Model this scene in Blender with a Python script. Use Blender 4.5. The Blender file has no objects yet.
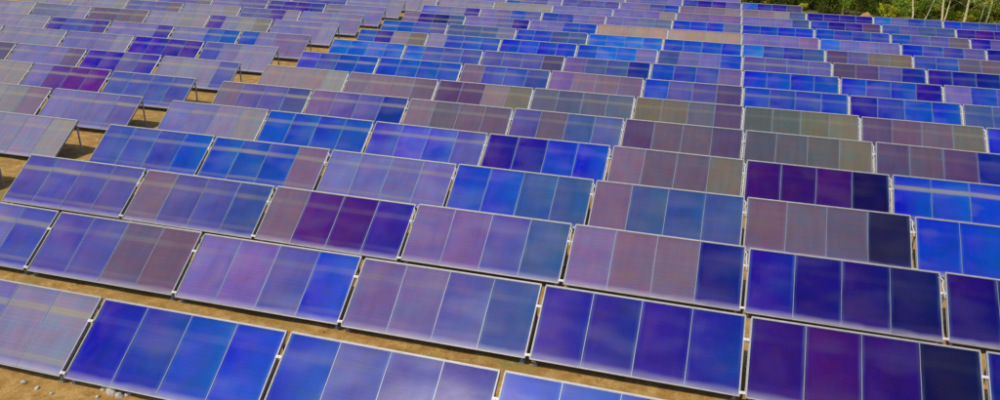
import bpy, bmesh, math, random
from mathutils import Matrix, Vector

random.seed(7)
SC = bpy.context.scene
COL = SC.collection

# ------------------------------------------------------------------ camera
S = 6.0                                    # one table pitch in metres
CAM = Vector((-0.29394 * S, -2.31444 * S, 2.13532 * S + 0.30))
cd = bpy.data.cameras.new("camera")
cam = bpy.data.objects.new("camera", cd)
COL.objects.link(cam)
RIGHT = Vector((0.9613866721, 0.2746306571, 0.0177106982))
DOWN = Vector((0.1206431157, -0.3627385862, -0.9240486767))
FWD = Vector((-0.2473477416, 0.8905047559, -0.3818643403))
m = Matrix((RIGHT, -DOWN, -FWD)).transposed().to_4x4()
m.translation = CAM
cam.matrix_world = m
cd.sensor_width = 36.0
cd.lens = 0.775523 * 36.0
cd.clip_start = 0.1
cd.clip_end = 6000
SC.camera = cam

# ------------------------------------------------------------------ light
SUN_DIR = Vector((-0.45, -0.90, 0)).normalized()
SUN_EL = math.radians(60)
w = bpy.data.worlds.new("World")
SC.world = w
w.use_nodes = True
nt = w.node_tree
bg = nt.nodes["Background"]
sky = nt.nodes.new("ShaderNodeTexSky")
sky.sky_type = 'NISHITA'
sky.sun_disc = False
sky.sun_elevation = SUN_EL
sky.sun_rotation = math.atan2(SUN_DIR.x, SUN_DIR.y)
sky.dust_density = 1.6
sky.ozone_density = 1.0
nt.links.new(sky.outputs[0], bg.inputs[0])
bg.inputs[1].default_value = 0.12
sd = bpy.data.lights.new("sun", 'SUN')
sd.energy = 3.2
sd.angle = math.radians(0.6)
sd.color = (1.0, 0.95, 0.87)
sun = bpy.data.objects.new("sun", sd)
COL.objects.link(sun)
to_sun = Vector((SUN_DIR.x * math.cos(SUN_EL), SUN_DIR.y * math.cos(SUN_EL), math.sin(SUN_EL)))
sun.rotation_euler = to_sun.to_track_quat('Z', 'Y').to_euler()
sun.location = (0, 0, 60)
SC.view_settings.view_transform = 'Standard'
SC.view_settings.look = 'None'
SC.view_settings.exposure = 0.0
SC.view_settings.gamma = 1.0


# ------------------------------------------------------------------ helpers
def lin(c):
    c = c / 255.0
    return c / 12.92 if c <= 0.04045 else ((c + 0.055) / 1.055) ** 2.4


def sstep(a, b, x):
    t = max(0.0, min(1.0, (x - a) / (b - a)))
    return t * t * (3 - 2 * t)


def pix_ray(px, py):
    return (FWD + RIGHT * ((px - 500) / 775.523) + DOWN * ((py - 200) / 775.523))


def project(p):
    v = Vector(p) - CAM
    z = v.dot(FWD)
    if z < 0.5:
        return None
    return 500 + 775.523 * v.dot(RIGHT) / z, 200 + 775.523 * v.dot(DOWN) / z


def at_y(px, py, y):
    d = pix_ray(px, py)
    return CAM + d * ((y - CAM.y) / d.y)


def terrain(x, y):
    """gentle rise of the ground in the far left of the field"""
    r = y / (0.784067 * S)
    return (.10 * sstep(6.2, 7.2, r) + .17 * sstep(8.2, 9.2, r)) * sstep(-4.9, -5.3, x / S) + 0.25 * sstep(15, 19, r)


class MB:
    """collects boxes, bars and tubes into one mesh"""
    def __init__(self):
        self.v, self.f, self.mi = [], [], []

    def box(self, c, s, M=None, mi=0):
        n = len(self.v)
        for dz in (-.5, .5):
            for dx, dy in ((-.5, -.5), (.5, -.5), (.5, .5), (-.5, .5)):
                p = Vector((c[0] + dx * s[0], c[1] + dy * s[1], c[2] + dz * s[2]))
                self.v.append(M @ p if M else p)
        for q in ((3, 2, 1, 0), (4, 5, 6, 7), (0, 1, 5, 4), (1, 2, 6, 5), (2, 3, 7, 6), (3, 0, 4, 7)):
            self.f.append([n + i for i in q]); self.mi.append(mi)

    def tube(self, pts, rad, seg=6, mi=0):
        n0 = len(self.v)
        k = len(pts)
        for i, p in enumerate(pts):
            p = Vector(p)
            a = Vector(pts[max(i - 1, 0)]); b = Vector(pts[min(i + 1, k - 1)])
            t = (b - a).normalized()
            u = t.orthogonal().normalized() if abs(t.z) > .95 else t.cross(Vector((0, 0, 1))).normalized()
            v = t.cross(u)
            r = rad[i] if isinstance(rad, (list, tuple)) else rad
            for j in range(seg):
                an = 2 * math.pi * j / seg
                self.v.append(p + (u * math.cos(an) + v * math.sin(an)) * r)
        for i in range(k - 1):
            for j in range(seg):
                a = n0 + i * seg + j; b = n0 + i * seg + (j + 1) % seg
                self.f.append([a, b, b + seg, a + seg]); self.mi.append(mi)
        self.f.append([n0 + j for j in range(seg)][::-1]); self.mi.append(mi)
        self.f.append([n0 + (k - 1) * seg + j for j in range(seg)]); self.mi.append(mi)

    def mesh(self, name, mats, smooth=False):
        me = bpy.data.meshes.new(name)
        me.from_pydata([tuple(p) for p in self.v], [], self.f)
        for mm in (mats if isinstance(mats, (list, tuple)) else [mats]):
            me.materials.append(mm)
        if any(self.mi):
            me.polygons.foreach_set("material_index", self.mi)
        if smooth:
            me.polygons.foreach_set("use_smooth", [True] * len(me.polygons))
        me.update()
        return me


def link(name, data, parent=None, loc=None, rot=None):
    o = bpy.data.objects.new(name, data)
    COL.objects.link(o)
    if parent:
        o.parent = parent
    if loc is not None:
        o.location = loc
    if rot is not None:
        o.rotation_euler = rot
    return o


def tag(o, label=None, cat=None, group=None, kind=None):
    if label: o["label"] = label
    if cat: o["category"] = cat
    if group: o["group"] = group
    if kind: o["kind"] = kind
    return o


# ------------------------------------------------------------------ materials
class NT:
    def __init__(self, name):
        self.m = bpy.data.materials.new(name)
        self.m.use_nodes = True
        self.t = self.m.node_tree
        self.b = self.t.nodes["Principled BSDF"]

    def n(self, typ, **kw):
        nd = self.t.nodes.new(typ)
        for k, v in kw.items():
            setattr(nd, k, v)
        return nd

    def put(self, sock, val):
        if isinstance(val, bpy.types.NodeSocket):
            self.t.links.new(val, sock)
        elif isinstance(val, (tuple, list)) and len(val) == 3 and sock.type == 'RGBA':
            sock.default_value = (*val, 1)
        else:
            sock.default_value = val

    def math(self, op, a, b=None, c=None, clamp=False):
        nd = self.n("ShaderNodeMath", operation=op, use_clamp=clamp)
        self.put(nd.inputs[0], a)
        if b is not None: self.put(nd.inputs[1], b)
        if c is not None: self.put(nd.inputs[2], c)
        return nd.outputs[0]

    def mix(self, fac, a, b, blend='MIX'):
        nd = self.n("ShaderNodeMix", data_type='RGBA', blend_type=blend)
        self.put(nd.inputs[0], fac); self.put(nd.inputs[6], a); self.put(nd.inputs[7], b)
        return nd.outputs[2]

    def noise(self, vec, scale, detail=3, rough=.55, dim='3D', w=None):
        nd = self.n("ShaderNodeTexNoise", noise_dimensions=dim)
        if vec is not None: self.put(nd.inputs["Vector"], vec)
        if w is not None: self.put(nd.inputs["W"], w)
        nd.inputs["Scale"].default_value = scale
        nd.inputs["Detail"].default_value = detail
        nd.inputs["Roughness"].default_value = rough
        return nd.outputs[0]

    def ramp(self, val, a, b, lo=0.0, hi=1.0, smooth=True):
        nd = self.n("ShaderNodeMapRange", interpolation_type='SMOOTHSTEP' if smooth else 'LINEAR')
        self.put(nd.inputs[0], val)
        for i, x in ((1, a), (2, b), (3, lo), (4, hi)):
            self.put(nd.inputs[i], x)
        return nd.outputs[0]

    def mapping(self, vec, scale, loc=None):
        nd = self.n("ShaderNodeMapping")
        self.put(nd.inputs[0], vec)
        nd.inputs["Scale"].default_value = scale
        if loc is not None: self.put(nd.inputs["Location"], loc)
        return nd.outputs[0]

    def bump(self, h, strength, dist=.02):
        nd = self.n("ShaderNodeBump")
        nd.inputs["Strength"].default_value = strength
        nd.inputs["Distance"].default_value = dist
        self.put(nd.inputs["Height"], h)
        self.t.links.new(nd.outputs[0], self.b.inputs["Normal"])

    def set(self, **kw):
        for k, v in kw.items():
            self.put(self.b.inputs[k.replace("_", " ")], v)
        return self.m


PL, PW = 2.347, 1.452                      # panel length up the slope, width


def panel_material():
    M = NT("collector_glass")
    oi = M.n("ShaderNodeObjectInfo")
    tc = M.n("ShaderNodeTexCoord")
    sep = M.n("ShaderNodeSeparateXYZ")
    M.put(sep.inputs[0], tc.outputs["Object"])
    x, y = sep.outputs[0], sep.outputs[1]
    rnd = oi.outputs["Random"]
    off = M.n("ShaderNodeCombineXYZ")
    M.put(off.inputs[0], M.math('MULTIPLY', rnd, 91.7))
    M.put(off.inputs[1], M.math('MULTIPLY', rnd, 57.3))
    M.put(off.inputs[2], M.math('MULTIPLY', rnd, 33.1))
    base = oi.outputs["Color"]
    band = oi.outputs["Alpha"]             # strength of the header bands and their painted reflection
    # slow drift of the selective coating, drawn out along the absorber strips
    P = tc.outputs["Object"]
    n1 = M.noise(M.mapping(P, (.6, .5, 1), off.outputs[0]), .9, 1, .4)
    n2 = M.noise(M.mapping(P, (.45, .9, 1), off.outputs[0]), 1.2, 1, .4)
    n3 = M.noise(M.mapping(P, (.22, 7, 1), off.outputs[0]), 2.0, 3, .6)
    n4 = M.noise(M.mapping(P, (3.2, .5, 1), off.outputs[0]), 1.2, 2, .5)
    n6 = M.noise(M.mapping(P, (1.0, 1.0, 1), off.outputs[0]), 1.15, 1, .4)
    n7 = M.noise(M.mapping(P, (1.0, .7, 1), off.outputs[0]), 3.6, 2, .5)

    def shift(c, h, sa, v):
        q = M.n("ShaderNodeHueSaturation")
        M.put(q.inputs["Hue"], h); M.put(q.inputs["Saturation"], sa); M.put(q.inputs["Value"], v); M.put(q.inputs["Color"], c)
        return q.outputs[0]
    col = shift(base, M.ramp(n1, .3, .7, .493, .508), M.ramp(n2, .3, .72, 1.10, .92),
                M.math('MULTIPLY', M.ramp(n3, .3, .7, .955, 1.045), M.ramp(n4, .3, .7, .94, 1.06)))
    # greyer in the middle of the absorber, more saturated violet along its lower end
    inner = M.math('MULTIPLY', M.ramp(M.math('ABSOLUTE', x), .72, .45), M.math('MULTIPLY', M.ramp(y, -.98, -.55), M.ramp(y, 1.15, .75)))
    grey_mid = M.math('MULTIPLY', inner, M.math('ADD', M.ramp(n6, .34, .68, 0, .42), M.ramp(n7, .45, .72, 0, .14)))
    col = M.mix(M.math('MULTIPLY', grey_mid, 1.0, clamp=True), col, shift(base, .514, .90, 1.04))
    col = M.mix(M.ramp(x, -.5, .72, 0, .8), col, shift(col, .484, 1.04, .99))
    fresh = M.math('MULTIPLY', M.ramp(M.math('ADD', y, M.math('MULTIPLY', n6, .5)), -.35, -.75), .62)
    col = M.mix(fresh, col, M.mix(.15, shift(base, .502, 1.12, 1.04), (.115, .075, .36)))
    # interference tints of the thin coating: olive, rose, blue and teal patches
    tint = M.n("ShaderNodeValToRGB")
    M.put(tint.inputs[0], M.ramp(M.noise(M.mapping(P, (.8, 1.15, 1), off.outputs[0]), 1.7, 3, .55), .28, .72, 0, 1, False))
    el = tint.color_ramp.elements
    el[0].position = .05; el[0].color = (1.06, 1.06, .66, 1)
    el[1].position = .95; el[1].color = (.62, 1.12, 1.02, 1)
    for ps_, c_ in ((.35, (1.28, .80, .98, 1)), (.60, (.92, .92, 1.10, 1)), (.78, (.78, .92, 1.22, 1))):
        e_ = el.new(ps_); e_.color = c_
    col = M.mix(M.ramp(n7, .35, .65, .22, .58), col, tint.outputs[0], 'MULTIPLY')
    col = M.mix(M.ramp(y, .98, 1.16, 0, .35), col, shift(base, .5, 1.0, .70))
    # bands at the header pipes, with reflected light painted into the colour
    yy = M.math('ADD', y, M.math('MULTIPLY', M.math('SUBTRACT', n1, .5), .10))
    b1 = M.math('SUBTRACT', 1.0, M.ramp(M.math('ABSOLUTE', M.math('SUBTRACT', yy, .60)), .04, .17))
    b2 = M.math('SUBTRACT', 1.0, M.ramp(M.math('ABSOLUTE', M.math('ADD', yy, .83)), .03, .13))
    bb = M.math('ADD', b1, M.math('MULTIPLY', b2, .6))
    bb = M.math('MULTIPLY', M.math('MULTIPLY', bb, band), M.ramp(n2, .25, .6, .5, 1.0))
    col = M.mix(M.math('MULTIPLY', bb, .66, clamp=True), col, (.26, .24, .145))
    # bluish-green mixed in towards both side edges
    ex = M.ramp(M.math('ABSOLUTE', x), .60, .725)
    col = M.mix(M.math('MULTIPLY', ex, M.ramp(n4, .35, .7, .05, .34)), col, (.12, .19, .30))
    # fine absorber strips
    wv = M.n("ShaderNodeTexWave", wave_type='BANDS', bands_direction='Y', wave_profile='SIN')
    M.put(wv.inputs["Vector"], tc.outputs["Object"])
    wv.inputs["Scale"].default_value = 2.6
    wv.inputs["Distortion"].default_value = .8
    wv.inputs["Detail"].default_value = 1
    line = M.n("ShaderNodeHueSaturation")
    M.put(line.inputs["Value"], M.ramp(wv.outputs["Fac"], 0, 1, .98, 1.025, False))
    M.put(line.inputs["Color"], col)
    col = line.outputs[0]
    # whitish towards the lower edge, thin dusty film elsewhere
    n5 = M.noise(M.mapping(P, (1.1, .6, 1), off.outputs[0]), 1.0, 2, .5)
    low = M.math('SUBTRACT', 1.0, M.ramp(M.math('ADD', y, M.math('MULTIPLY', M.math('SUBTRACT', n5, .5), .26)), -1.20, -.92))
    pale_mix = M.math('MULTIPLY', low, M.ramp(n5, .3, .7, .30, .70))
    nd = M.noise(tc.outputs["Object"], 34, 3, .7)
    pale_mix = M.math('ADD', pale_mix, M.ramp(nd, .45, .8, 0, .03), clamp=True)
    col = M.mix(pale_mix, col, (.42, .40, .46))
    M.bump(M.noise(M.mapping(tc.outputs["Object"], (1, 1, 1), off.outputs[0]), 1.6, 2, .5), .12, .02)
    return M.set(Base_Color=col, Roughness=M.ramp(n2, .3, .7, .17, .26), Specular_IOR_Level=.16)


def alu_material(name, c, rough=.42, metal=.35):
    M = NT(name)
    tc = M.n("ShaderNodeTexCoord")
    n = M.noise(tc.outputs["Object"], 6, 4, .65)
    col = M.mix(M.ramp(n, .35, .75, 0, .55), c, tuple(v * .62 for v in c))
    return M.set(Base_Color=col, Roughness=rough, Metallic=metal)


def ground_material():
    M = NT("sandy_earth")
    tc = M.n("ShaderNodeTexCoord")
    P = tc.outputs["Object"]
    a = M.noise(P, .35, 5, .6); b = M.noise(P, 2.2, 5, .65); c = M.noise(P, 14, 4, .7)
    col = M.mix(M.ramp(b, .35, .68), (.31, .155, .026), (.47, .285, .080))
    col = M.mix(M.ramp(c, .45, .75, 0, .6), col, (.17, .085, .02))
    col = M.mix(M.math('MULTIPLY', M.ramp(a, .52, .66), M.ramp(b, .42, .62, .15, .75)), col, (.15, .14, .025))
    st = M.n("ShaderNodeTexVoronoi"); M.put(st.inputs["Vector"], P); st.inputs["Scale"].default_value = 9
    col = M.mix(M.math('MULTIPLY', M.math('SUBTRACT', 1, M.ramp(st.outputs[0], .08, .2)), M.ramp(b, .5, .6)), col, (.46, .36, .22))
    M.bump(M.math('ADD', M.math('MULTIPLY', b, .7), M.math('MULTIPLY', c, .4)), .8, .08)
    return M.set(Base_Color=col, Roughness=.95)


def floor_material():
    M = NT("forest_floor")
    tc = M.n("ShaderNodeTexCoord")
    a = M.noise(tc.outputs["Object"], .5, 5, .65); b = M.noise(tc.outputs["Object"], 3.5, 4, .7)
    col = M.mix(M.ramp(a, .35, .65), (.045, .058, .010), (.15, .14, .018))
    col = M.mix(M.ramp(b, .5, .75, 0, .7), col, (.15, .09, .035))
    M.bump(b, .8, .1)
    return M.set(Base_Color=col, Roughness=.95)


def leaf_material(name, ca, cb):
    M = NT(name)
    tc = M.n("ShaderNodeTexCoord"); oi = M.n("ShaderNodeObjectInfo")
    n = M.noise(tc.outputs["Object"], 2.6, 4, .7)
    col = M.mix(M.ramp(n, .35, .65), ca, cb)
    hsv = M.n("ShaderNodeHueSaturation")
    M.put(hsv.inputs["Hue"], M.ramp(oi.outputs["Random"], 0, 1, .485, .515, False))
    M.put(hsv.inputs["Value"], M.ramp(oi.outputs["Random"], 0, 1, .7, 1.3, False))
    M.put(hsv.inputs["Color"], col)
    return M.set(Base_Color=hsv.outputs[0], Roughness=.7, Specular_IOR_Level=.12)


def bark_material(name, ca, cb):
    M = NT(name)
    tc = M.n("ShaderNodeTexCoord")
    n = M.noise(M.mapping(tc.outputs["Object"], (1, 1, 5)), 3.0, 4, .7)
    col = M.mix(M.ramp(n, .55, .68), ca, cb)
    M.bump(n, .5, .02)
    return M.set(Base_Color=col, Roughness=.85)


MAT_PANEL = panel_material()
MAT_ALU = alu_material("aluminium_frame", (.27, .28, .32))
MAT_RAIL = alu_material("pale_rail", (.33, .315, .31), .5, .2)
MAT_STEEL = alu_material("galvanised_steel", (.44, .43, .42), .55, .4)
MAT_HOSE = alu_material("foil_hose", (.56, .55, .52), .5, .05)
MAT_BACK = alu_material("panel_back", (.20, .20, .21), .6, .2)
MAT_GROUND = ground_material()
MAT_FLOOR = floor_material()
MAT_LEAF = [leaf_material("leaf_olive", (.19, .20, .012), (.36, .33, .024)),
            leaf_material("leaf_dark", (.032, .052, .006), (.10, .12, .012)),
            leaf_material("leaf_green", (.11, .19, .012), (.23, .30, .028)),
            leaf_material("leaf_yellow", (.33, .32, .018), (.52, .48, .04))]
MAT_BIRCH = bark_material("pale_bark", (.72, .66, .36), (.34, .28, .12))
MAT_BARK = bark_material("dark_bark", (.10, .075, .05), (.05, .04, .028))
MAT_STONE = alu_material("pale_stone", (.55, .50, .42), .9, 0)
MAT_GRASS = leaf_material("dry_grass", (.14, .12, .03), (.26, .20, .07))

# ------------------------------------------------------------------ ground
def axis(lo, hi, step, far):
    a = []
    v = lo
    while v <= hi + 1e-6:
        a.append(v); v += step
    d = step * 2
    while a[-1] < far:
        a.append(a[-1] + d); a.insert(0, a[0] - d); d *= 1.5
    return a


gx = axis(-112, 60, 1.0, 2600)
gy = axis(-24, 120, 1.0, 2600)
bm = MB()
rg = random.Random(3)
for yv in gy:
    for xv in gx:
        near = abs(xv) < 130 and abs(yv) < 140
        bm.v.append(Vector((xv, yv, terrain(xv, yv) + (rg.uniform(-.03, .03) if near else 0))))
nx = len(gx)
for j in range(len(gy) - 1):
    for i in range(nx - 1):
        bm.f.append([j * nx + i, j * nx + i + 1, (j + 1) * nx + i + 1, (j + 1) * nx + i]); bm.mi.append(0)
tag(link("ground", bm.mesh("ground", MAT_GROUND, True)), kind="structure")

# forest floor: an irregular sheet of leaf litter behind the last rows
bm = MB()
fx = [-4 + i * 2.0 for i in range(60)]
for i, xv in enumerate(fx):
    y0 = 79.5 + 1.2 * math.sin(xv * .7) + .8 * math.sin(xv * 1.9) - 5.5 * sstep(11, 16, xv)
    for j in range(16):
        yv = y0 + j * 2.2 * (1 + j * .1)
        bm.v.append(Vector((xv + (rg.uniform(-.6, .6) if j else 0), yv, terrain(xv, yv) + .05 + .35 * sstep(0, 4, j) + rg.uniform(0, .12) * (j > 0))))
for i in range(len(fx) - 1):
    for j in range(15):
        bm.f.append([i * 16 + j, (i + 1) * 16 + j, (i + 1) * 16 + j + 1, i * 16 + j + 1]); bm.mi.append(0)
tag(link("forest_floor", bm.mesh("forest_floor", MAT_FLOOR, True)), kind="structure")

# ------------------------------------------------------------------ panel colours: absorber coatings with reflected sky painted in
# letter -> (photographed colour of that coating and the sky it reflects, word)
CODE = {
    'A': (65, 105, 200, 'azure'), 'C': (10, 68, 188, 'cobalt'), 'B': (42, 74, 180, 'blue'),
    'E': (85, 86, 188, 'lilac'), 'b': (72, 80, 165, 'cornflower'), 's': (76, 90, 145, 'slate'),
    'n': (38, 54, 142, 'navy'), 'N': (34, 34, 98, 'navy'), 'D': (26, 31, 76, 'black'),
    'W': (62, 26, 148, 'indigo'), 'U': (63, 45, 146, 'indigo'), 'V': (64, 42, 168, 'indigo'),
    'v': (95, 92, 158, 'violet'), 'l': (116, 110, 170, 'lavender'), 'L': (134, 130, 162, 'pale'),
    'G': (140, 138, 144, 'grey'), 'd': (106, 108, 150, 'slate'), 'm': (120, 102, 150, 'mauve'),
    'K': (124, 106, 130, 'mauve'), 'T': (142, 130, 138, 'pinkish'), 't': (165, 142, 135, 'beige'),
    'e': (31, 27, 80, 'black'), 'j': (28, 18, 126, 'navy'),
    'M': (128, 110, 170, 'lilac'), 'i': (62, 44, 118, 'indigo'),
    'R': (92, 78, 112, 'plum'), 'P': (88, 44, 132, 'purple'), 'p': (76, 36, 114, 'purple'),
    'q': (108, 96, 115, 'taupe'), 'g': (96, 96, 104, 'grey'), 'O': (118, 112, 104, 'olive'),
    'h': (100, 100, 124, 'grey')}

# main block: ROWS[row] = (first column, tables from left to right)
ROWS = {
    0: (-5, "vvll llLL VbBC BvvU BBBb NNNN"),
    1: (-6, "vvvv vvlb vvqq MMvC mmvs WUUn ipiD jNWn"),
    2: (-5, "vvvv Kvvs KPpW mmvs mKKj WiiN iNNN"),
    3: (-5, "bbbB BBBK llll BCss Ksss qqqe CCCB"),
    4: (-5, "llLG CBBB EEEv UUCC KqqO pppe CCCB"),
    5: (-5, "Kvvs mvvn Kqqq vqsv RqqR gggO RqRn nNnn"),
    6: (-5, "TTTG KKKq RRTO hhhh OOhR ggOO RqqO CCBB"),
    7: (-5, "EbBB CBBB Kbbs mKKK CvvR BbbB UbBB ssll"),
    8: (-5, "AAAA Abbb vvvR mssn Bbbm CCCB CbBU lBbb"),
    9: (-5, "BUTO LBBB CCCC BAAl sllB vvvv RRvn UnnN"),
    10: (-5, "BBbv sssd CCss AAAA BBBB Abbs RvOO bBqq BbUU"),
    11: (-5, "mUNs llvU llBB tttt tttt lllm Alll Cbbv Ubbb"),
    12: (-5, "ElLU lmBv bblm lldd CCCd BBCC Bbbb Bvvq WvUU"),
    13: (-6, "LLLG LLLL GGGG llll lllT mmmm llls BUUR bvss WPWU"),
    14: (-6, "LLlG vvll Bvvl vvvv lmvB KKKT KKTs UWWU Avbb Cbbb"),
    15: (-5, "llvv lLLv vvll mvvl bUUv AWWR"),
    16: (-4, "vvll lvvb lvvm vvll"),
}
# left block beyond the wide gap, listed outward from the gap (each table still left to right)
LEFT = {
    2: "lLLG LLLG", 3: "LLLG LLLG", 4: "lllv GGGK LLLG", 5: "bbbb lPPP GGGG LLLL",
    6: "LLLb VVvU lllR vvvR LLLL", 7: "blLL VVUU lllL LLLL TTTL", 8: "Blmm llBB lllU UbbU LLLL LLGG",
    9: "lllL ULGO LLGG RRqq dddL GLLG LGGG", 10: "lllm vvUL LLLG vvvq LLLG GGLG",
    11: "mlll UUUn llvv vvvq LLLG LLGG", 12: "lllL vbbb vvll LLLG LLGG", 13: "llLL vvlL LLGG LLGG",
    14: "llvv LLLG LLGG", 15: "vvll LLGG"}

TILT = 0.6271043
RP = 0.7840665 * S
H0 = 0.30
CT, ST = math.cos(TILT), math.sin(TILT)
GAIN = (0.81, 0.83, 0.75)                   # photographed colour -> panel base colour under this light
LESS = (0.024, 0.023, 0.022)


def coat_and_sky(code, r, sky_wash=0.0):
    c = [CODE[code][i] * (1 - sky_wash) + (140, 135, 150)[i] * sky_wash for i in range(3)]  # left tables get pale reflected sky painted into their colour
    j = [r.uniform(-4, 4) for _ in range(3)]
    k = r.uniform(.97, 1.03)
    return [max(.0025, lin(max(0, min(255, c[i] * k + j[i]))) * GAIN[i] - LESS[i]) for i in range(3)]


# ------------------------------------------------------------------ the pieces of a table (meshes shared by all)
b = MB(); b.box((0, 0, -.02), (PW - .012, PL - .012, .04))
ME_PANEL = b.mesh("panel", MAT_PANEL)
b = MB()
fw = .0075
for sx in (-1, 1):
    b.box((sx * (PW / 2 - fw / 2), 0, -.016), (fw, PL, .052))
for sy in (-1, 1):
    b.box((0, sy * (PL / 2 - fw / 2), -.016), (PW - 2 * fw, fw, .052))
ME_PFRAME = b.mesh("panel_frame", MAT_ALU)
TW = 4 * PW                                # width of a table
b = MB(); b.box((0, 0, 0), (TW + .05, .046, .065)); b.box((0, -.012, -.058), (TW + .05, .02, .04))
ME_TRAIL = b.mesh("top_rail", MAT_RAIL)
b = MB(); b.box((0, 0, 0), (TW + .05, .026, .05)); b.box((0, .03, -.045), (TW + .05, .05, .02))
ME_BRAIL = b.mesh("bottom_rail", MAT_RAIL)
b = MB(); b.box((0, 0, 0), (.033, PL, .07)); b.box((0, 0, -.045), (.06, PL, .014))
ME_SRAIL = b.mesh("side_rail", MAT_RAIL)
b = MB()
for y0 in (.28, .72, .93):
    b.box((0, (y0 - .5) * PL, -.075), (TW - .1, .05, .07))
ME_PURLIN = b.mesh("purlin", MAT_STEEL)
b = MB(); b.box((0, 0, -.155), (.06, PL * .96, .09)); b.box((0, 0, -.205), (.09, PL * .96, .01))
ME_RAFTER = b.mesh("rafter", MAT_STEEL)
yr, yf = PL * .95, PL * .06
hr, hf = H0 + yr * ST - .20, H0 + yf * ST - .17


def post_mesh(name, h):
    q = MB(); q.box((0, 0, h / 2 - .15), (.06, .06, h + .3)); q.box((0, 0, .012), (.16, .16, .024)); q.box((0, 0, h - .03), (.10, .075, .06))
    return q.mesh(name, MAT_STEEL)


ME_RPOST = post_mesh("rear_post", hr)
ME_FPOST = post_mesh("front_post", hf)
b = MB()
b.tube([(0, yf * CT, hf * .5), (0, yr * CT * .55, hr * .45), (0, yr * CT, hr * .86)], .018, 5)
ME_BRACE = b.mesh("brace", MAT_STEEL)
def hose_mesh(length, rad, sway):
    """foil wrapped pipe that crosses from one table to the next and runs down the gap between them"""
    pts = [(-.10, 0, -.03), (-.06, -.01, .035), (-.02, -.06, .045)]
    k = int(length / .16)
    for q_ in range(k):
        pts.append(((-1) ** q_ * sway, -.10 - length * q_ / k, .03 + .010 * (q_ % 3)))
    pts += [(.03, -.14 - length, .045), (.10, -.15 - length, -.03)]
    q = MB(); q.tube(pts, rad, 6)
    return q.mesh("hose", MAT_HOSE, True)


ME_HOSE = [hose_mesh(.55, .026, .014), hose_mesh(1.9, .030, .009), hose_mesh(1.95, .044, .012)]
b = MB(); b.box((0, 0, 0), (.17, .08, .03)); b.box((0, 0, .022), (.03, .03, .02))
ME_CLAMP = b.mesh("clamp", MAT_HOSE)

ORD = ["nearest", "second", "third", "fourth", "fifth", "sixth", "seventh", "eighth", "ninth", "tenth", "eleventh",
       "twelfth", "thirteenth", "fourteenth", "fifteenth", "sixteenth", "seventeenth"]
NTH = ["first", "second", "third", "fourth", "fifth", "sixth", "seventh", "eighth", "ninth"]
NUM = {1: "one", 2: "two", 3: "three", 4: "four"}


def describe(codes):
    words = [CODE[c][3] for c in codes]
    seen = []
    for wd in words:
        if wd not in seen: seen.append(wd)
    if len(seen) == 1:
        return "solar table, four %s panels" % seen[0]
    if len(seen) == 2:
        return "%s %s and %s %s panels" % (NUM[words.count(seen[0])], seen[0], NUM[words.count(seen[1])], seen[1])
    return "table of %s panels" % " ".join(seen)


def make_table(codes, cx, row, where, band, rr, hose=True, sky_wash=0.0):
    y0 = row * RP
    z0 = terrain(cx, y0 + 1)
    t = link("solar_table", None, None, (cx + rr.uniform(-.012, .012), y0 + rr.uniform(-.03, .03), z0 + rr.uniform(-.015, .015)),
             (0, rr.uniform(-.0045, .0045), rr.uniform(-.0035, .0035)))
    t.empty_display_size = .5
    tag(t, "%s, %s row, %s" % (describe(codes), ORD[row], where), "solar panel", "solar tables standing in rows")

    def slope(x, s, n=0.0):                # point s metres up the slope, n above the glass
        return (x, s * CT - n * ST, H0 + s * ST + n * CT)

    def tilted(name, me, x, s, n=0.0, par=t):
        return link(name, me, par, slope(x, s, n), (TILT, 0, 0))
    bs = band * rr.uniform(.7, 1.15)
    cols = [coat_and_sky(c, rr, sky_wash) for c in codes]
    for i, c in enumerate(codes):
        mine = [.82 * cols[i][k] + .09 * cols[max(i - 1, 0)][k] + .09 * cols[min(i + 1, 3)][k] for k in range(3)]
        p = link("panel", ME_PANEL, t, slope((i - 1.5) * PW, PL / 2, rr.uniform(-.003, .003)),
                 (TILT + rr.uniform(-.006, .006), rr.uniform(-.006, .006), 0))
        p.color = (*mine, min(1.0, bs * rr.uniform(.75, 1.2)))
        link("panel_frame", ME_PFRAME, p)
    tilted("top_rail", ME_TRAIL, 0, PL + .025, -.010)
    tilted("bottom_rail", ME_BRAIL, 0, -.018, -.018)
    tilted("purlin", ME_PURLIN, 0, PL / 2)
    for sx in (-1, 1):
        tilted("side_rail", ME_SRAIL, sx * (TW / 2 + .018), PL / 2, -.008)
        x = sx * (TW / 2 - .10)
        tilted("rafter", ME_RAFTER, x - sx * .35, PL / 2)
        link("rear_post", ME_RPOST, t, (x, yr * CT + .1, 0))
        link("front_post", ME_FPOST, t, (x, yf * CT + .06, 0))
        link("brace", ME_BRACE, t, (x - sx * .35, .06, 0))
    if hose:
        if row > 1: tilted("hose", ME_HOSE[(row > 3) + (row > 5)], TW / 2 + .085, PL * .93, .012)
        for s in (.035, .70):
            tilted("clamp", ME_CLAMP, TW / 2 + .085, PL * s, .022)
    return t


def in_view(cx, row, left=90, right=330):
    y0 = row * RP
    for dx in (-3, -1.5, 0, 1.5, 3):
        for s in (0, PL):
            q = project((cx + dx, y0 + s * CT, H0 + s * ST))
            if q and -left < q[0] < 1000 + right and -12 < q[1] < 400 + 60:
                return True
    return False


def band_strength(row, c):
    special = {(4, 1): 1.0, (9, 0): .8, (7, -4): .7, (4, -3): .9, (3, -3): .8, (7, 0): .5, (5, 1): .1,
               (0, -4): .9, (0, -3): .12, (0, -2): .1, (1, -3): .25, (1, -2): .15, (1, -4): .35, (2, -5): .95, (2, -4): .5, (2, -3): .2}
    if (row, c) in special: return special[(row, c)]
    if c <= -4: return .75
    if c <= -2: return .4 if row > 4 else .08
    return .22 if row > 5 else .03


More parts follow.
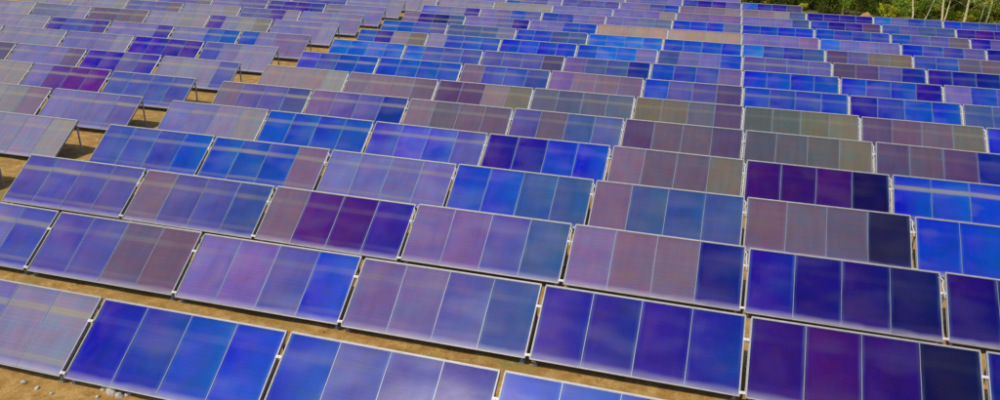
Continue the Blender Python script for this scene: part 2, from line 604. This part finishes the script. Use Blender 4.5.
rr = random.Random(11)
n_tab = 0
labels = set()
for row in sorted(ROWS):
    c0, txt = ROWS[row]
    items = txt.split()
    while c0 + len(items) < (5 if row < 15 else 0):      # the field goes on past the right edge of the view
        items.append(rr.choice(("NNWn", "bBbb", "CCCB", "qqRR", "BbbU", "llvb", "WUUn", "ggOq")))
    for k, codes in enumerate(items):
        c = c0 + k
        cx = (c + .5) * S
        if not in_view(cx, row): continue
        where = ("%s right of the vertical seam" % NTH[c]) if c >= 0 else ("%s left of the vertical seam" % NTH[-c - 1])
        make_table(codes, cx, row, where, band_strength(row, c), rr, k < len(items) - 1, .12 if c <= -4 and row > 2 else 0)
        n_tab += 1
for row in sorted(LEFT):
    edge = -5.305 * S - TW / 2 - .04
    for k, codes in enumerate(LEFT[row].split()):
        cx = edge - k * S * 1.012
        if not in_view(cx, row): continue
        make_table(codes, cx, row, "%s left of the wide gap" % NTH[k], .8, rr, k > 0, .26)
        n_tab += 1
print("tables", n_tab)

# ------------------------------------------------------------------ trees and shrubs behind the last rows
rt = random.Random(23)


def leaf_cloud(rng, centres, n, size, mat_i, name):
    """many small leaf faces spread in clumps"""
    v, f = [], []
    for _ in range(n):
        c, r = rng.choice(centres)
        while True:
            d = Vector((rng.uniform(-1, 1), rng.uniform(-1, 1), rng.uniform(-1, 1)))
            if .05 < d.length < 1: break
        p = Vector(c) + Vector((d.x * r[0], d.y * r[1], d.z * r[2]))
        if p.z < .03: p.z = rng.uniform(.03, .2)
        u = Vector((rng.gauss(0, 1), rng.gauss(0, 1), rng.gauss(0, .7))).normalized()
        s = u.cross(Vector((rng.gauss(0, 1), rng.gauss(0, 1), rng.gauss(0, 1)))).normalized()
        L = size * rng.uniform(.6, 1.4)
        q = len(v)
        v += [p - u * L * .5, p + s * L * .26 + u * L * .05, p + u * L * .55, p - s * L * .26 + u * L * .05]
        f.append([q, q + 1, q + 2, q + 3])
    me = bpy.data.meshes.new(name)
    me.from_pydata([tuple(a) for a in v], [], f)
    me.materials.append(MAT_LEAF[mat_i])
    return me


def shrub_meshes(mat_i, hgt, wid):
    cs = []
    for _ in range(9):
        a = rt.uniform(0, 6.28); q = rt.uniform(0, wid * .65)
        z = rt.uniform(.15, .8) * hgt
        cs.append(((math.cos(a) * q, math.sin(a) * q, z), (rt.uniform(.25, .5) * wid, rt.uniform(.25, .5) * wid, rt.uniform(.18, .32) * hgt)))
    fol = leaf_cloud(rt, cs, 1100, .20, mat_i, "foliage")
    st = MB()
    for _ in range(6):
        a = rt.uniform(0, 6.28); q = rt.uniform(.2, .6) * wid
        st.tube([(0, 0, -.1), (math.cos(a) * q * .4, math.sin(a) * q * .4, hgt * .4), (math.cos(a) * q, math.sin(a) * q, hgt * .85)], [.03, .02, .008], 5)
    return fol, st.mesh("stem", MAT_BARK)


SHRUB = [shrub_meshes(0, 1.5, 1.3), shrub_meshes(1, 2.3, 1.6), shrub_meshes(2, 1.9, 1.4), shrub_meshes(3, 1.1, 1.2)]
SHRUB_NAME = ["olive green shrub", "dark green bush", "fresh green bush", "low yellow-green shrub"]


def shrub(kind, x, y, sc, where):
    o = link("shrub", None, None, (x, y, terrain(x, y) + .3), (0, 0, rt.uniform(0, 6.28)))
    o.scale = (sc, sc, sc * rt.uniform(.85, 1.15))
    tag(o, SHRUB_NAME[kind] + " " + where, "shrub", "bushes at the edge of the wood")
    link("foliage", SHRUB[kind][0], o)
    link("stem", SHRUB[kind][1], o)


# one bush of each kind between the trunks that stand out
ZONES = [(796, 838, "left of the single birch in the shadowed wood end"), (848, 906, "between the single birch and the kinked birch"),
         (914, 926, "between the kinked birch and the hard leaning birch"), (930, 940, "between the hard leaning birch and the birch pair"),
         (948, 962, "between the birch pair and the thickest birch"), (968, 1000, "right of the thickest birch trunk")]
for za, zb, where in ZONES:
    order = [0, 1, 2, 3]
    rt.shuffle(order)
    for i, kind in enumerate(order):
        y = rt.uniform(78.2, 82.0) + (3.5 if zb < 840 else 0)
        p = at_y(za + (zb - za) * (i + .5) / 4, 8, y)
        shrub(kind, p.x, y, rt.uniform(.6, .85), where)

# the rest of the wood's undergrowth closes into one mass
V, F, MI = [], [], []
for k_ in range(560):
    x = rt.uniform(-2, 47); y = rt.uniform(76.5, 104) if k_ % 3 else rt.uniform(76.5, 84)
    if x < 8 and y < 82: y += 3.5
    q = project((x, y, 1))
    if not q or q[0] > 1075 or q[1] < -50: continue
    kind = rt.choices([0, 1, 2, 3], [1.5, 7, 1.5, .4] if x < 14 else [4, 2.6, 3, 4])[0]
    me = SHRUB[kind][0]
    sc = rt.uniform(.45, 1.2); an = rt.uniform(0, 6.28)
    ca, sa = math.cos(an) * sc, math.sin(an) * sc
    z0 = terrain(x, y) + .3
    n0 = len(V)
    step = 2 if y < 90 else 3
    for pi in range(0, len(me.polygons), step):
        q0 = len(V)
        for vi in range(pi * 4, pi * 4 + 4):
            c_ = me.vertices[vi].co
            V.append((x + c_.x * ca - c_.y * sa, y + c_.x * sa + c_.y * ca, z0 + c_.z * sc))
        F.append((q0, q0 + 1, q0 + 2, q0 + 3)); MI.append(kind)
me = bpy.data.meshes.new("undergrowth")
me.from_pydata(V, [], F)
for mm in MAT_LEAF: me.materials.append(mm)
me.polygons.foreach_set("material_index", MI)
tag(link("undergrowth", me), "tangled mass of green and olive undergrowth in the wood behind the panels", "undergrowth", kind="stuff")


def birch(px0, py0, px1, py1, y, rad, label, bend=.1, h=9.0, mat=MAT_BIRCH, leaf=0, crown=True):
    """trunk whose lower length runs between two sighted points at depth y"""
    a = at_y(px0, py0, y); c = at_y(px1, py1, y)
    d = (c - a); d = d / max(d.z, .3)          # lean per metre of height
    g = terrain(a.x, y)
    base = a - d * (a.z - g)
    o = link("birch_tree", None, None, (base.x, base.y, g))
    tag(o, label, "tree", "pale trunked trees at the edge of the wood")
    pts, rs = [], []
    for i in range(9):
        t = i / 8
        z = t * h
        damp = 1 - .55 * t
        pts.append((d.x * z * damp + bend * math.sin(t * 14), .4 * bend * math.sin(t * 9), z - (.2 if i == 0 else 0)))
        rs.append(rad * (1 - .85 * t) * (1.25 if i == 0 else 1))
    tb = MB(); tb.tube(pts, rs, 8)
    tips = []
    for i in range(9):
        t = rt.uniform(.3, .95); k = min(7, int(t * 8))
        p = Vector(pts[k]).lerp(Vector(pts[k + 1]), t * 8 - k)
        an = rt.uniform(0, 6.28); ln = rt.uniform(.9, 2.0) * (1.2 - t * .6)
        e = p + Vector((math.cos(an) * ln, math.sin(an) * ln, ln * rt.uniform(.4, .9)))
        mid = p.lerp(e, .5) + Vector((0, 0, -.08))
        tb.tube([p, mid, e], [rad * .35, rad * .22, .008], 5)
        tips.append((tuple(e), (rt.uniform(.6, 1.0), rt.uniform(.6, 1.0), rt.uniform(.5, .9))))
    for i in range(2):                          # thin low twigs
        z = rt.uniform(.9, 2.4); k = int(z / h * 8)
        p = Vector(pts[k]).lerp(Vector(pts[k + 1]), z / h * 8 - k); an = rt.choice((0, 3.14)) + rt.uniform(-.6, .6)
        e = p + Vector((math.cos(an) * 1.2, math.sin(an) * .8, rt.uniform(.5, 1.0)))
        tb.tube([p, p.lerp(e, .5) + Vector((0, 0, .05)), e], [.016, .010, .005], 4)
    link("trunk", tb.mesh("trunk", mat, True), o)
    tips.append((pts[8], (.8, .8, .9)))
    link("crown", leaf_cloud(rt, tips, 1400, .16, leaf, "crown"), o)


birch(842.5, 10, 843.5, 0, 78.5, .11, "single pale birch trunk rising from the dark bushes at the left of the wood", .05)
birch(912, 16, 913, 0, 75.2, .10, "pale birch with a kinked trunk, first trunk right of the green bushes", .09)
birch(926, 17, 936, 0, 75.6, .065, "slim yellowish birch leaning hard right behind the last row", .04)
birch(941.5, 18, 943.5, 0, 74.4, .11, "upright pale birch at the left of a pair sharing one foot", .05)
birch(945, 18, 951.5, 0, 74.8, .075, "right leaning pale birch at the right of a pair sharing one foot", .03)
birch(964, 20, 970, 0, 74.5, .14, "thickest pale birch trunk, leaning slightly right behind the last row", .06)
birch(982, 14, 987, 0, 77.2, .055, "thin dim birch leaning right, between the thickest trunk and the frame edge", .04)
birch(989, 13, 993.5, 0, 76.8, .085, "pale birch leaning right, the rightmost trunk in the wood", .05)
birch(932, 12, 931, 0, 90, .035, "very thin grey sapling standing behind the hard leaning birch", .05, 5, MAT_BARK)
birch(955, 12, 949, 0, 90, .035, "thin dark sapling leaning left, seen behind the birch pair", .05, 5, MAT_BARK)
birch(898, 13, 901, 0, 79.5, .06, "slim pale birch just left of the kinked birch, half hidden by bushes", .05)
birch(975, 15, 973, 0, 80, .05, "slender pale birch leaning left, right beside the thickest birch", .05)
birch(857, 8, 860, 0, 80.5, .05, "slender pale birch between the single birch and the green bushes", .05)
birch(877, 10, 878, 0, 92, .06, "brownish slender tree standing deep in the wood above the middle bushes", .06, 8, MAT_BARK, 1)
birch(812, 4, 814, -8, 92, .10, "dark trunked tree in the shadowed left end of the wood", .05, 9, MAT_BARK, 1)
birch(1012, 15, 1016, 0, 83, .09, "pale birch just beyond the right edge of the view", .05)
birch(1030, 15, 1026, 0, 81, .08, "pale birch leaning left beyond the right edge of the view", .05)

# grass between the shrubs
bm = MB()
for _ in range(9000):
    x = rt.uniform(5, 46); y = rt.uniform(75.0 if x > 16 else 80, 104)
    z = terrain(x, y) + .3
    if x < 15 and rt.random() < .8: continue
    a = rt.uniform(0, 6.28); hgt = rt.uniform(.25, .7)
    q = len(bm.v)
    u = Vector((math.cos(a), math.sin(a), 0)) * rt.uniform(.02, .05); l = Vector((rt.gauss(0, .2), rt.gauss(0, .2), hgt))
    p = Vector((x, y, z - .25))
    bm.v += [p - u, p + u, p + l]; bm.f.append([q, q + 1, q + 2]); bm.mi.append(0)
tag(link("undergrowth_grass", bm.mesh("undergrowth_grass", MAT_LEAF[3])), "tall yellow-green grass between the shrubs behind the panels", "grass", kind="stuff")

# ------------------------------------------------------------------ things on the bare earth between the rows
bm = MB()
rq = random.Random(5)
for _ in range(2600):
    row = rq.choice((-1, 0, 0, 0, 1, 2, 3, 4))
    x = rq.uniform(-32, 4) if row < 2 else rq.uniform(-33.5, -29.5)
    y = row * RP + rq.uniform(2.2, 5.2)
    if math.sin(x * 1.3 + row * 2) + math.sin(x * .37 + y) < .2: continue
    for _b in range(5):
        a = rq.uniform(0, 6.28); p = Vector((x + rq.uniform(-.06, .06), y + rq.uniform(-.06, .06), -.02))
        u = Vector((math.cos(a), math.sin(a), 0)) * .008; l = Vector((rq.gauss(0, .05), rq.gauss(0, .05), rq.uniform(.05, .16)))
        q = len(bm.v)
        bm.v += [p - u, p + u, p + l]; bm.f.append([q, q + 1, q + 2]); bm.mi.append(0)
tag(link("grass_tufts", bm.mesh("grass_tufts", MAT_GRASS)), "sparse dry grass tufts on the bare earth between the rows", "grass", kind="stuff")


def stone_mesh(rng):
    g = bmesh.new()
    bmesh.ops.create_icosphere(g, subdivisions=2, radius=1)
    for v_ in g.verts:
        v_.co *= 1 + rng.uniform(-.16, .16)
    me = bpy.data.meshes.new("stone")
    g.to_mesh(me); g.free()
    me.materials.append(MAT_STONE)
    return me


STN = [stone_mesh(rq) for _ in range(3)]
d0 = [(105, 390, .11, "pale stone at the top of the little heap before the nearest row"),
      (112, 394, .16, "largest pale stone in the little heap before the nearest row"),
      (120, 397, .12, "pale stone right of the largest one in the little heap"),
      (128, 396, .08, "smallest stone, at the right end of the little heap"),
      (98, 398, .07, "small stone left of the little heap, at the bottom edge"),
      (24, 383, .07, "lone pale stone on brown earth, nearest the bottom left corner"),
      (37, 389, .06, "lone pale stone on brown earth, right of the corner stone"),
      (52, 394, .05, "tiny lone stone on brown earth midway to the little heap")]
for i, (px, py, r, lab) in enumerate(d0):
    d = pix_ray(px, py); p = CAM + d * (-CAM.z / d.z)
    o = link("stone", STN[i % 3], None, (p.x, p.y, r * .25), (rq.uniform(0, 6), rq.uniform(0, 6), rq.uniform(0, 6)))
    o.scale = (r * 1.3, r, r * .75)
    tag(o, lab, "stone", "pale stones on the earth")

p = at_y(864, 11.5, 74.6)
g = bmesh.new()
bmesh.ops.create_icosphere(g, subdivisions=3, radius=1)
for v_ in g.verts:
    q = v_.co.copy()
    k = 1 + .16 * math.sin(q.x * 5 + 1) * math.cos(q.y * 4) + rq.uniform(-.05, .05)
    v_.co = Vector((q.x * 1.35 * k, q.y * .8 * k, max(-.05, q.z) * k * (1 + .25 * math.sin(q.x * 3))))
me = bpy.data.meshes.new("soil_heap")
g.to_mesh(me); g.free()
me.materials.append(MAT_GROUND)
o = link("soil_heap", me, None, (p.x, 74.6, terrain(p.x, 74.6)))
o.scale = (1.0, 1.0, max(.4, (p.z - terrain(p.x, 74.6)) * .78))
tag(o, "heap of orange soil behind the last row, left of the kinked birch", "soil heap")
